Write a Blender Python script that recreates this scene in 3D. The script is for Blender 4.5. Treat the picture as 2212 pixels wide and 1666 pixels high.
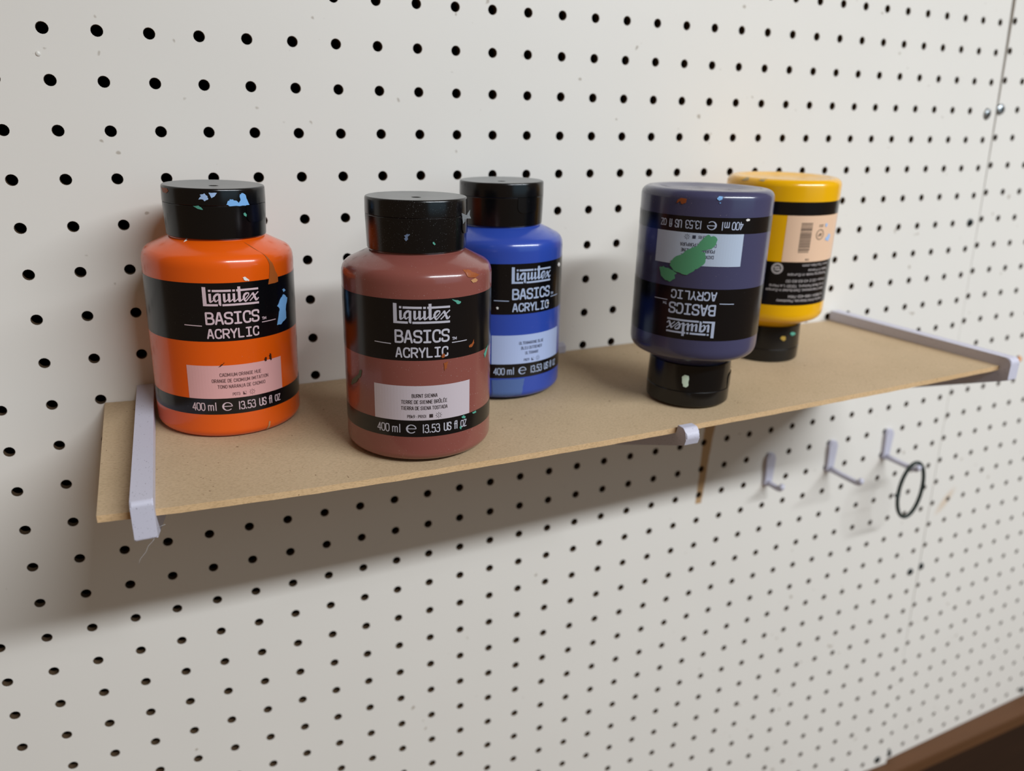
import bpy, bmesh, math, random
import numpy as np
from mathutils import Vector, Matrix, Euler
for o in list(bpy.data.objects): bpy.data.objects.remove(o)
SC = bpy.context.scene
COL = SC.collection
MM = 0.001
# ---------------------------------------------------------------- camera
cam_d = bpy.data.cameras.new('camera'); cam = bpy.data.objects.new('camera', cam_d); COL.objects.link(cam)
RM = np.array([[0.906912,-0.420978,0.0169424],[-0.119831,-0.296285,-0.947553],[0.403919,0.857317,-0.319151]])
cam.matrix_world = Matrix(((RM[0][0], -RM[1][0], -RM[2][0], [35.1982,-499.975,-42.3808][0]*MM),
                           (RM[0][1], -RM[1][1], -RM[2][1], [35.1982,-499.975,-42.3808][1]*MM),
                           (RM[0][2], -RM[1][2], -RM[2][2], [35.1982,-499.975,-42.3808][2]*MM), (0, 0, 0, 1)))
cam_d.sensor_fit = 'HORIZONTAL'; cam_d.sensor_width = 36.0
cam_d.lens = 1688.291/2212*36.0
cam_d.clip_start = 0.01; cam_d.clip_end = 50
cam_d.dof.use_dof = True; cam_d.dof.focus_distance = 0.398; cam_d.dof.aperture_fstop = 6.5
SC.camera = cam
# ---------------------------------------------------------------- light
w = bpy.data.worlds.new('room'); SC.world = w; w.use_nodes = True
w.node_tree.nodes['Background'].inputs[0].default_value = (1.0, 0.66, 0.40, 1)
w.node_tree.nodes['Background'].inputs[1].default_value = 0.15
def area(name, loc, target, sx, sy, power, color):
    d = bpy.data.lights.new(name, 'AREA'); d.shape = 'RECTANGLE'; d.size = sx; d.size_y = sy
    d.energy = power; d.color = color
    o = bpy.data.objects.new(name, d); COL.objects.link(o); o.location = loc
    o.rotation_euler = (Vector(target)-Vector(loc)).to_track_quat('-Z', 'Y').to_euler()
    return o
area('shop_light', (1.20, -1.50, 1.02), (1.2, -1.58, -1.0), 1.9, 0.18, 80, (0.91, 0.965, 1.02))
area('cool_fill', (1.55, -2.5, 0.65), (0.27, 0, 0), 2.2, 1.7, 8, (0.40, 0.76, 1.0))  # added cool fill with no visible source, tints the upper wall blue
SC.view_settings.view_transform = 'Standard'; SC.view_settings.look = 'None'
SC.view_settings.gamma = 1; SC.view_settings.exposure = 0.0; SC.view_settings.use_curve_mapping = False
# ---------------------------------------------------------------- colours and materials
def s2l(c):
    return tuple(((v/255)/12.92 if v/255 <= .04045 else ((v/255+.055)/1.055)**2.4) for v in c)
def mat(name, rgb, rough=.5, spec=.5, coat=0, metal=0, lin=False):
    m = bpy.data.materials.new(name); m.use_nodes = True
    b = m.node_tree.nodes['Principled BSDF']
    c = rgb if lin else s2l(rgb)
    b.inputs['Base Color'].default_value = (*c, 1); b.inputs['Roughness'].default_value = rough
    b.inputs['Specular IOR Level'].default_value = spec; b.inputs['Coat Weight'].default_value = coat
    b.inputs['Coat Roughness'].default_value = .08; b.inputs['Metallic'].default_value = metal
    return m
class NT:
    def __init__(s, m): s.t = m.node_tree; s.b = s.t.nodes['Principled BSDF']
    def n(s, typ, **kw):
        x = s.t.nodes.new(typ)
        for k, v in kw.items():
            if k.startswith('i_'):
                key = k[2:]; key = int(key) if key.isdigit() else key
                x.inputs[key].default_value = v
            else: setattr(x, k, v)
        return x
    def l(s, a, b): s.t.links.new(a, b)
    def ramp(s, fac, stops):
        r = s.t.nodes.new('ShaderNodeValToRGB'); e = r.color_ramp.elements
        while len(e) < len(stops): e.new(.5)
        for k, (p, c) in enumerate(stops): e[k].position = p; e[k].color = (*c, 1) if len(c) == 3 else c
        s.l(fac, r.inputs[0]); return r.outputs[0]
    def mix(s, fac, a, b):
        x = s.t.nodes.new('ShaderNodeMix'); x.data_type = 'RGBA'
        for sock, v in ((x.inputs[0], fac), (x.inputs[6], a), (x.inputs[7], b)):
            if hasattr(v, 'links'): s.l(v, sock)
            elif isinstance(v, (int, float)): sock.default_value = v
            else: sock.default_value = (*v, 1)
        return x.outputs[2]
    def math(s, op, a, b=None, c=None):
        x = s.t.nodes.new('ShaderNodeMath'); x.operation = op
        for k, v in enumerate((a, b, c)):
            if v is None: continue
            if hasattr(v, 'links'): s.l(v, x.inputs[k])
            else: x.inputs[k].default_value = v
        return x.outputs[0]
def specks(nt, scale, thr, amount_col, base, vec):
    """small specks of dust or filament grain, from thresholded noise"""
    no = nt.n('ShaderNodeTexNoise', i_Scale=scale, i_Detail=2.0); nt.l(vec, no.inputs['Vector'])
    f = nt.ramp(no.outputs['Fac'], [(thr, (0, 0, 0)), (thr+.02, (1, 1, 1))])
    return nt.mix(f, base, amount_col)

# white painted hardboard, with the brown run and the tan scuff that the photo shows
WALLC = (.80, .767, .708)
def board_material():
    m = mat('painted_hardboard', WALLC, .42, .5, lin=True); nt = NT(m)
    tc = nt.n('ShaderNodeTexCoord'); ob = tc.outputs['Object']
    n1 = nt.n('ShaderNodeTexNoise', i_Scale=9.0, i_Detail=4.0); nt.l(ob, n1.inputs['Vector'])
    base = nt.mix(n1.outputs['Fac'], tuple(c*.97 for c in WALLC), tuple(c*1.02 for c in WALLC))
    sx = nt.n('ShaderNodeSeparateXYZ'); nt.l(ob, sx.inputs[0]); X, Z = sx.outputs[0], sx.outputs[2]
    wob = nt.n('ShaderNodeTexNoise', i_Scale=60.0); nt.l(ob, wob.inputs['Vector'])
    wv = nt.math('MULTIPLY_ADD', wob.outputs['Fac'], .004, -.002)
    # brown run: centre line x = .4575 + slope*(z+.36), half width shrinking downwards
    cx_ = nt.math('MULTIPLY_ADD', nt.math('ADD', Z, .36), .06, .4578)
    d = nt.math('ABSOLUTE', nt.math('SUBTRACT', nt.math('ADD', X, wv), cx_))
    hw = nt.math('MULTIPLY_ADD', nt.math('ADD', Z, .365), .030, .0037)
    side = nt.math('SMOOTH_MIN', nt.math('MULTIPLY', nt.math('SUBTRACT', hw, d), 900.), 1.0, .3)
    side = nt.math('MAXIMUM', side, 0.0)
    zb = nt.math('GREATER_THAN', Z, -.364); zt = nt.math('LESS_THAN', Z, -.215)
    run = nt.math('MULTIPLY', nt.math('MULTIPLY', side, zb), nt.math('MULTIPLY', zt, .85))
    base = nt.mix(run, base, s2l((172, 128, 66)))
    # tan scuff on the far panel: a short slanted smear
    ax = nt.math('SUBTRACT', X, .803); az = nt.math('ADD', Z, .431)
    u = nt.math('MULTIPLY_ADD', ax, .7, nt.math('MULTIPLY', az, .714)); v = nt.math('SUBTRACT', nt.math('MULTIPLY', az, .7), nt.math('MULTIPLY', ax, .714))
    q = nt.math('ADD', nt.math('POWER', nt.math('DIVIDE', u, .022), 2.0), nt.math('POWER', nt.math('DIVIDE', v, .007), 2.0))
    sc = nt.math('MULTIPLY', nt.math('MAXIMUM', nt.math('SUBTRACT', 1.0, q), 0.0), .45)
    base = nt.mix(sc, base, s2l((205, 165, 115)))
    n2 = nt.n('ShaderNodeTexNoise', i_Scale=130.0, i_Detail=1.0); nt.l(ob, n2.inputs['Vector'])
    f = nt.ramp(n2.outputs['Fac'], [(.765, (0, 0, 0)), (.80, (1, 1, 1))])
    base = nt.mix(nt.math('MULTIPLY', f, .6), base, (.30, .24, .17))
    nt.l(base, nt.b.inputs['Base Color'])
    bn = nt.n('ShaderNodeBump', i_Strength=.03, i_Distance=.0005)
    n3 = nt.n('ShaderNodeTexNoise', i_Scale=350.0, i_Detail=2.0); nt.l(ob, n3.inputs['Vector'])
    nt.l(n3.outputs['Fac'], bn.inputs['Height']); nt.l(bn.outputs[0], nt.b.inputs['Normal'])
    return m
M_BOARD = board_material()
M_CORE = mat('hardboard_core', (88, 70, 52), .9, .1)
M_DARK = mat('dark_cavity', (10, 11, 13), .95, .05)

def fibre_board(name, a, b, edge):
    m = mat(name, a, .62, .3, lin=True); nt = NT(m)
    tc = nt.n('ShaderNodeTexCoord'); ob = tc.outputs['Object']
    n1 = nt.n('ShaderNodeTexNoise', i_Scale=14.0, i_Detail=3.0); nt.l(ob, n1.inputs['Vector'])
    mp = nt.n('ShaderNodeMapping'); mp.inputs['Scale'].default_value = (700, 1700, 1700); mp.inputs['Rotation'].default_value = (0, 0, .35); nt.l(ob, mp.inputs[0])
    n2 = nt.n('ShaderNodeTexNoise', i_Scale=1.0, i_Detail=3.0); nt.l(mp.outputs[0], n2.inputs['Vector'])
    base = nt.mix(nt.ramp(n1.outputs['Fac'], [(.3, (0, 0, 0)), (.7, (1, 1, 1))]), a, b)
    f = nt.ramp(n2.outputs['Fac'], [(.34, (.84, .83, .80)), (.5, (1, 1, 1)), (.66, (1.06, 1.06, 1.05))])
    mx = nt.n('ShaderNodeMix', data_type='RGBA', blend_type='MULTIPLY'); mx.inputs[0].default_value = 1
    nt.l(base, mx.inputs[6]); nt.l(f, mx.inputs[7])
    g = specks(nt, 420.0, .735, (.16, .09, .045), mx.outputs[2], ob)
    nt.l(g, nt.b.inputs['Base Color'])
    bn = nt.n('ShaderNodeBump', i_Strength=.12, i_Distance=.0004); nt.l(n2.outputs['Fac'], bn.inputs['Height']); nt.l(bn.outputs[0], nt.b.inputs['Normal'])
    return m
M_MDF = fibre_board('thin_fibreboard', (.48, .355, .215), (.54, .40, .25), None)
M_MDFE = fibre_board('fibreboard_edge', (.60, .40, .21), (.66, .45, .25), None)

def printed_plastic():
    m = mat('speckled_printed_plastic', (.56, .55, .64), .45, .4, lin=True); nt = NT(m)
    tc = nt.n('ShaderNodeTexCoord'); ob = tc.outputs['Object']
    mp = nt.n('ShaderNodeMapping'); mp.inputs['Scale'].default_value = (1, .55, 1.2); nt.l(ob, mp.inputs[0])
    base = specks(nt, 1500.0, .69, (.16, .155, .2), (.56, .55, .64), mp.outputs[0])
    nt.l(base, nt.b.inputs['Base Color'])
    wv = nt.n('ShaderNodeTexNoise', i_Scale=500.0); nt.l(ob, wv.inputs['Vector'])
    bn = nt.n('ShaderNodeBump', i_Strength=.06, i_Distance=.0002); nt.l(wv.outputs['Fac'], bn.inputs['Height']); nt.l(bn.outputs[0], nt.b.inputs['Normal'])
    return m
M_PLA = printed_plastic()
M_THREAD = mat('plastic_thread', (200, 198, 200), .4)
M_WOOD = mat('shaded_pine', (112, 76, 44), .5, .3)
def woodify(m, a, b):
    nt = NT(m); tc = nt.n('ShaderNodeTexCoord')
    mp = nt.n('ShaderNodeMapping'); mp.inputs['Scale'].default_value = (4, 60, 60); nt.l(tc.outputs['Object'], mp.inputs[0])
    n = nt.n('ShaderNodeTexNoise', i_Scale=1.5, i_Detail=4.0); nt.l(mp.outputs[0], n.inputs['Vector'])
    nt.l(nt.mix(n.outputs['Fac'], s2l(a), s2l(b)), nt.b.inputs['Base Color'])
woodify(M_WOOD, (82, 54, 32), (100, 66, 40))  # ledge browns darkened so the colour carries the shade at lower right
M_WOOD2 = mat('dark_wood_panel', (52, 32, 18), .6, .3); woodify(M_WOOD2, (34, 19, 10), (48, 28, 15))  # panel under the ledge, its shade also mixed into the brown
M_SCREW = mat('zinc_screw', (165, 170, 172), .35, .5, metal=.9)
M_SCREWD = mat('dark_screw', (40, 46, 46), .4, .5, metal=.6)
M_RUBBER = mat('dark_green_rubber', (38, 48, 44), .55, .4)
M_ORANGEBIT = mat('orange_plastic_bit', (214, 150, 100), .5)

# ---------------------------------------------------------------- mesh helpers
def link(name, me, parent=None, mats=()):
    o = bpy.data.objects.new(name, me); COL.objects.link(o)
    for m in mats: me.materials.append(m)
    if parent is not None: o.parent = parent
    return o
def pyobj(name, V, F, mats, parent=None, smooth=False, mi=None):
    me = bpy.data.meshes.new(name); me.from_pydata([tuple(v) for v in V], [], [tuple(f) for f in F])
    if mi is not None: me.polygons.foreach_set('material_index', mi)
    if smooth is True: me.polygons.foreach_set('use_smooth', [True]*len(F))
    elif smooth: me.polygons.foreach_set('use_smooth', smooth)
    me.update(); return link(name, me, parent, mats)
def bmobj(name, bm, mats, parent=None, smooth=False):
    bmesh.ops.recalc_face_normals(bm, faces=bm.faces)
    me = bpy.data.meshes.new(name); bm.to_mesh(me); bm.free()
    if smooth: me.polygons.foreach_set('use_smooth', [True]*len(me.polygons))
    return link(name, me, parent, mats)
def tag(o, label, cat, group=None, kind=None):
    o['label'] = label; o['category'] = cat
    if group: o['group'] = group
    if kind: o['kind'] = kind
    return o
def struct(o): o['kind'] = 'structure'; return o
def empty(name, loc=(0, 0, 0)):
    o = bpy.data.objects.new(name, None); COL.objects.link(o); o.location = loc; o.empty_display_size = .02
    return o

# ---------------------------------------------------------------- warped pegboard panels (the boards bow a little)
WC = [0.158696,0.586158,0.377499,0.211131,0.751321,-0.108872,0.304406]
def warp1(x, z):
    X = (x-380)/400; Z = (z+300)/400
    return 10*sum(c*X**a*Z**b for c, (a, b) in zip(WC, ((2, 0), (1, 1), (0, 2), (3, 0), (2, 1), (1, 2), (0, 3))))
P2 = [781.866,2.36109,5.32618,2.79557,13.8084,-1.68795,1.17662]
def warp2(x, z):
    X = (x-780)/200; Z = (z+300)/400
    return P2[2]+P2[3]*X+P2[4]*Z+P2[5]*X*Z+P2[6]*Z*Z
def panel(name, xs, zs, x_lo, x_hi, z_lo, z_hi, warp, T=5.0, rad=3.15, NS=16):
    V = []; F = []; MI = []; SM = []; idx = {}
    def front(x, z):
        k = (round(x, 3), round(z, 3))
        if k not in idx: idx[k] = len(V); V.append((x*MM, warp(x, z)*MM, z*MM))
        return idx[k]
    def add(x, y, z): V.append((x*MM, y*MM, z*MM)); return len(V)-1
    xb = [x_lo]+[(a+b)/2 for a, b in zip(xs, xs[1:])]+[x_hi]
    zs = list(zs); zb = [z_hi]+[(a+b)/2 for a, b in zip(zs, zs[1:])]+[z_lo]
    for i, x in enumerate(xs):
        for j, z in enumerate(zs):
            l, r, t, b = xb[i], xb[i+1], zb[j], zb[j+1]
            mx, mz = (l+r)/2, (t+b)/2
            q = NS//4; outer = []
            for s, (p0, p1) in enumerate((((r, t), (l, t)), ((l, t), (l, b)), ((l, b), (r, b)), ((r, b), (r, t)))):
                for k in range(q): outer.append((p0[0]+(p1[0]-p0[0])*k/q, p0[1]+(p1[1]-p0[1])*k/q))
            ring = []
            for k in range(NS):
                an = math.pi/4+2*math.pi*k/NS
                ring.append((x+rad*math.cos(an), z+rad*math.sin(an)))
            fo = [front(*p) for p in outer]; fi = [add(p[0], warp(*p), p[1]) for p in ring]
            # a slightly rounded rim, then the bore through the board
            r1 = [add(x+(p[0]-x)*.955, warp(*p)+.35, z+(p[1]-z)*.955) for p in ring]
            r2 = [add(x+(p[0]-x)*.955, warp(*p)+T, z+(p[1]-z)*.955) for p in ring]
            fc = [add(V[k][0]/MM, V[k][1]/MM, V[k][2]/MM) for k in fi]
            r1b = [add(V[k][0]/MM, V[k][1]/MM, V[k][2]/MM) for k in r1]
            for k in range(NS):
                k2 = (k+1) % NS
                F.append((fo[k], fi[k], fi[k2], fo[k2])); MI.append(0); SM.append(True)
                F.append((fc[k], r1[k], r1[k2], fc[k2])); MI.append(0); SM.append(True)
                F.append((r1b[k], r2[k], r2[k2], r1b[k2])); MI.append(1); SM.append(True)
    # edges all round and the back face (open at the bores)
    nz = 40
    for xx in (x_lo, x_hi):
        for k in range(nz):
            za, zc = z_lo+(z_hi-z_lo)*k/nz, z_lo+(z_hi-z_lo)*(k+1)/nz
            f = [add(xx, warp(xx, za), za), add(xx, warp(xx, za)+T, za), add(xx, warp(xx, zc)+T, zc), add(xx, warp(xx, zc), zc)]
            F.append(f); MI.append(0); SM.append(False)
    for zz in (z_lo, z_hi):
        for k in range(nz):
            xa, xc = x_lo+(x_hi-x_lo)*k/nz, x_lo+(x_hi-x_lo)*(k+1)/nz
            f = [add(xa, warp(xa, zz), zz), add(xa, warp(xa, zz)+T, zz), add(xc, warp(xc, zz)+T, zz), add(xc, warp(xc, zz), zz)]
            F.append(f); MI.append(1); SM.append(False)
    return pyobj(name, V, F, [M_BOARD, M_CORE], smooth=SM, mi=MI)
IN = 25.4
p1 = panel('pegboard', [i*IN for i in range(-9, 31)], [-j*IN for j in range(-8, 31)], -9*IN-12.7, 775.5, -772.5, 8*IN+12.7, warp1)
tag(p1, 'large white pegboard panel left of the seam, carrying the shelf and the hooks', 'pegboard')
p2 = panel('pegboard', [P2[0]+i*IN for i in range(0, 17)], [P2[1]-j*IN for j in range(-8, 31)], 778.4, P2[0]+16*IN+12.7, -772.5, P2[1]+8*IN+12.7, warp2)
tag(p2, 'white pegboard panel right of the vertical seam, with a tan smear', 'pegboard')

def boxbm(bm, x0, x1, y0, y1, z0, z1, bev=0, seg=2):
    r = bmesh.ops.create_cube(bm, size=1)
    for v in r['verts']:
        v.co = Vector(((x0+x1)/2+(x1-x0)*v.co.x, (y0+y1)/2+(y1-y0)*v.co.y, (z0+z1)/2+(z1-z0)*v.co.z))*MM
    if bev:
        es = list({e for v in r['verts'] for e in v.link_edges})
        bmesh.ops.bevel(bm, geom=es, offset=bev*MM, segments=seg, affect='EDGES')
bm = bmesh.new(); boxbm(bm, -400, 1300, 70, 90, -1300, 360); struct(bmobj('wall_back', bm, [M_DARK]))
bm = bmesh.new(); boxbm(bm, 380, 1300, -28, 60, -791, -773, 1.2); tag(bmobj('wooden_ledge', bm, [M_WOOD]), 'narrow brown wooden ledge running under the pegboard at lower right', 'ledge')
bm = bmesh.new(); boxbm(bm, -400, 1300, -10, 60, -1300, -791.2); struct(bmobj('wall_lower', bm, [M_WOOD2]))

# screws with washers that hold the boards along the seam
def lathe_bm(bm, prof, n=32, axis='Z', at=(0, 0, 0)):
    rings = []
    for r, h in prof:
        ring = []
        for k in range(n):
            a = 2*math.pi*k/n
            p = (r*math.cos(a), r*math.sin(a), h) if axis == 'Z' else (r*math.cos(a), -h, r*math.sin(a))
            ring.append(bm.verts.new(Vector((p[0]+at[0], p[1]+at[1], p[2]+at[2]))*MM))
        rings.append(ring)
    for a, b in zip(rings, rings[1:]):
        for k in range(n): bm.faces.new((a[k], a[(k+1) % n], b[(k+1) % n], b[k]))
    bm.faces.new(list(reversed(rings[0]))); bm.faces.new(rings[-1])
def screw(x, z, warp, label, m=M_SCREW, r=4.6, tilt=0):
    o = empty('pan_head_screw', (x*MM, warp(x, z)*MM, z*MM)); tag(o, label, 'screw', 'screws along the pegboard seam')
    bm = bmesh.new(); lathe_bm(bm, [(.01, 0), (r, 0.02), (r, .6), (r*.92, 1.4), (r*.6, 2.1), (.02, 2.3)], 24, 'Y'); h = bmobj('screw_head', bm, [m], o, True)
    bm = bmesh.new(); boxbm(bm, -2.2, 2.2, -2.55, -2.2, -.45, .45); boxbm(bm, -.45, .45, -2.55, -2.2, -2.2, 2.2); bmobj('drive_slot', bm, [M_DARK], h)
    bm = bmesh.new(); lathe_bm(bm, [(1.9, -12), (1.9, 0)], 12, 'Y'); bmobj('screw_shank', bm, [m], o, True)
    o.rotation_euler = (tilt, 0, tilt)
screw(30*IN, -1.1*IN, warp1, 'silver screw just left of the seam near the top right corner', r=5.0, tilt=.12)
screw(781.5, -22.9, warp2, 'silver screw just right of the seam near the top right corner', r=5.0, tilt=-.15)
screw(30*IN, -20*IN, warp1, 'grey screw just left of the seam, below and right of the hanging ring', M_SCREWD, 3.9)
screw(780.3, -506.5, warp2, 'grey screw just right of the seam, below and right of the hanging ring', M_SCREWD, 3.9)
screw(29.9*IN, -30*IN, warp1, 'dark screw left of the seam just above the wooden ledge', M_SCREWD, 4.2)
screw(782.5, -764, warp2, 'dark screw right of the seam just above the wooden ledge', M_SCREWD, 4.2)
screw(P2[0]+10.3*IN, -762, warp2, 'dark screw at the right picture edge just above the wooden ledge', M_SCREWD, 4.2)
screw(30*IN, -5*IN, warp1, 'dark screw head left of the seam, level with the tops of the inverted bottles', M_SCREWD, 3.7)

# ---------------------------------------------------------------- the thin sagging shelf
pb = np.polyfit([2, 114, 220, 316, 364, 480, 598], [-205.2, -207.7, -207.2, -206.4, -206.0, -206.2, -206.0], 4)
pf = np.polyfit([2, 25, 86, 108, 200, 313, 355, 440, 523, 598], [-206.2, -207.6, -210.2, -210.8, -211.6, -211.9, -211.0, -209.8, -208.3, -206.4], 4)
SY0, SY1, TH = -0.6, -152.4, 3.4
def shelf_z(x, y):
    t = (y-SY0)/(SY1-SY0); a = np.polyval(pb, x); b = np.polyval(pf, x)
    return float(a+(b-a)*t)
def shelf():
    nx, ny = 90, 16; V = []; F = []; MI = []
    X = [2+(601-2)*i/nx for i in range(nx+1)]; Y = [SY0+(SY1-SY0)*j/ny for j in range(ny+1)]
    wob = lambda x: .25*math.sin(x*.31)+.15*math.sin(x*.83+1)
    for k in (0, 1):
        for j, y in enumerate(Y):
            for x in X: V.append((x*MM, (y+(wob(x)*.6 if j == ny else 0))*MM, (shelf_z(x, y)-k*TH)*MM))
    N = (nx+1)*(ny+1); id_ = lambda k, i, j: k*N+j*(nx+1)+i
    for j in range(ny):
        for i in range(nx):
            F.append((id_(0, i, j), id_(0, i, j+1), id_(0, i+1, j+1), id_(0, i+1, j))); MI.append(0)
            F.append((id_(1, i, j), id_(1, i+1, j), id_(1, i+1, j+1), id_(1, i, j+1))); MI.append(0)
    for i in range(nx):
        for j in (0, ny): F.append((id_(0, i, j), id_(0, i+1, j), id_(1, i+1, j), id_(1, i, j))); MI.append(1)
    for j in range(ny):
        for i in (0, nx): F.append((id_(0, i, j), id_(0, i, j+1), id_(1, i, j+1), id_(1, i, j))); MI.append(1)
    o = pyobj('shelf_board', V, F, [M_MDF, M_MDFE], mi=MI)
    bm = bmesh.new(); bm.from_mesh(o.data); bmesh.ops.recalc_face_normals(bm, faces=bm.faces); bm.to_mesh(o.data); bm.free()
    return tag(o, 'thin tan fibreboard shelf on the pegboard, sagging slightly under the paint bottles', 'shelf')
shelf()

# ---------------------------------------------------------------- printed shelf brackets
def rounded(poly, radii, seg=6):
    out = []; n = len(poly)
    for i, p in enumerate(poly):
        r = radii[i]; p = Vector(p)
        if r == 0: out.append(tuple(p)); continue
        a = (Vector(poly[i-1])-p).normalized(); b = (Vector(poly[(i+1) % n])-p).normalized()
        ang = a.angle(b); d = r/math.tan(ang/2); A = p+a*d; B = p+b*d
        c = p+(a+b).normalized()*(r/math.sin(ang/2))
        a0 = math.atan2(A.y-c.y, A.x-c.x); a1 = math.atan2(B.y-c.y, B.x-c.x)
        while a1-a0 > math.pi: a1 -= 2*math.pi
        while a1-a0 < -math.pi: a1 += 2*math.pi
        for k in range(seg+1):
            t = a0+(a1-a0)*k/seg; out.append((c.x+r*math.cos(t), c.y+r*math.sin(t)))
    return out
def extrude_yz(bm, poly, xl_front, xl_back, width, ydepth, bev=.5):
    vs0 = []; vs1 = []
    for y, z in poly:
        xl = xl_back+(xl_front-xl_back)*(y/ydepth)
        vs0.append(bm.verts.new(Vector((xl, y, z))*MM)); vs1.append(bm.verts.new(Vector((xl+width, y, z))*MM))
    f0 = bm.faces.new(vs0); f1 = bm.faces.new(list(reversed(vs1))); n = len(poly)
    for k in range(n): bm.faces.new((vs0[k], vs1[k], vs1[(k+1) % n], vs0[(k+1) % n]))
    es = [e for e in list(f0.edges)+list(f1.edges)]
    if bev: bmesh.ops.bevel(bm, geom=es, offset=bev*MM, segments=2, affect='EDGES')
BR = 'printed shelf brackets'
def bracket(kind, xf, xb, width, label):
    xm = lambda y: xb+(xf-xb)*(y/-155)+width/2
    zt = lambda y: shelf_z(min(max(xm(y), 2), 600), max(y, -152.4))
    ysl = -153.3
    root = empty('shelf_bracket', (0, 0, 0)); tag(root, label, 'shelf bracket', BR)
    gap = .15
    bz = -216.4 if kind != 'middle' else -219.6
    bz = {'left': -217.6, 'right': -215.8, 'middle': -219.6}[kind]
    foot = [(-2.0 if kind != 'right' else .2, zt(0)-TH-gap)]
    wy = .0
    low = [(-.6, zt(0)-TH-gap), (ysl, zt(ysl)-TH-gap)]
    wallz = bz-.385*158
    if kind == 'middle':
        lip = zt(ysl)+2.2
        poly = [low[0], low[1], (ysl, zt(ysl)+.6), (ysl-1.0, lip), (-159.5, lip), (-163.6, (lip+bz)/2+1.0), (-161.5, bz), (-.6, wallz)]
        rad = [0, 0, 0, .5, 2.6, 4.0, 1.2, 0]
        bm = bmesh.new(); extrude_yz(bm, rounded(poly, rad), xf, xb, width, -155); bmobj('lower_arm', bm, [M_PLA], root)
        bm = bmesh.new(); b0 = zt(0)+.05
        poly = [(-.5, b0), (-4.2, b0), (-4.2, b0+5.2), (-.5, b0+7.4)]
        extrude_yz(bm, poly, xf, xb, width-1.0, -155); bmobj('back_tab', bm, [M_PLA], root)
    else:
        up0, up1 = {'left': (-196.3, -199.4), 'right': (-197.2, -199.3)}[kind]
        low_r = [(-.6, zt(0)-TH-gap)]
        poly = [low[0], low[1], (ysl, zt(ysl)+gap), (-.6, zt(0)+gap), (-.6, up0), (-160.6, up1), (-160.6, bz), (-.6, wallz)]
        rad = [0, 0, 0, 0, .8, 4.2 if kind == 'right' else 2.4, 1.2, 0]
        bm = bmesh.new(); extrude_yz(bm, rounded(poly, rad), xf, xb, width, -155); bmobj('clamp_arm', bm, [M_PLA], root)
    # pegs that hook into two holes of the board
    cx = xb+width/2
    for pz in (zt(0)-12, zt(0)-37):
        bm = bmesh.new(); boxbm(bm, cx-2.2, cx+2.2, -1.5, 9, pz-2.2, pz+2.2); bmobj('board_peg', bm, [M_PLA], root)
    return root
bl = bracket('left', 15.8, 20.5, 9.3, 'pale lavender speckled bracket clamping the left end of the shelf')
bracket('middle', 306.4, 304.6, 9.6, 'pale lavender bracket under the middle of the shelf with a rounded nose')
bracket('right', 596.0, 584.0, 9.6, 'pale lavender bracket clamping the far right end of the shelf')
def tube(bm, pts, r, n=8, closed=False):
    pts = [Vector(p) for p in pts]; N = len(pts); rings = []; up = Vector((.3, .2, 1)).normalized()
    for i, p in enumerate(pts):
        a = pts[(i-1) % N] if (closed or i > 0) else pts[i]; b = pts[(i+1) % N] if (closed or i < N-1) else pts[i]
        t = (b-a).normalized(); s = t.cross(up)
        if s.length < .05: s = t.cross(Vector((1, 0, 0)))
        s.normalize(); u = s.cross(t).normalized(); rr = r[i] if isinstance(r, (list, tuple)) else r
        rings.append([bm.verts.new((p+(s*math.cos(2*math.pi*k/n)+u*math.sin(2*math.pi*k/n))*rr)*MM) for k in range(n)])
    for i in range(N if closed else N-1):
        a, b = rings[i], rings[(i+1) % N]
        for k in range(n): bm.faces.new((a[k], a[(k+1) % n], b[(k+1) % n], b[k]))
    if not closed: bm.faces.new(list(reversed(rings[0]))); bm.faces.new(rings[-1])
bm = bmesh.new()
tube(bm, [(24.6, -159, -216.8), (22.5, -159.5, -219.5), (20.6, -160, -221), (19.3, -160, -223.8), (16.6, -160.5, -226.5), (15.8, -160.5, -229)], .07, 5)
tube(bm, [(25.0, -158, -214.5), (26.6, -158.5, -213.4), (28.4, -159, -212.6)], .06, 5)
th = bmobj('plastic_thread', bm, [M_THREAD], bl, True)

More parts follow.
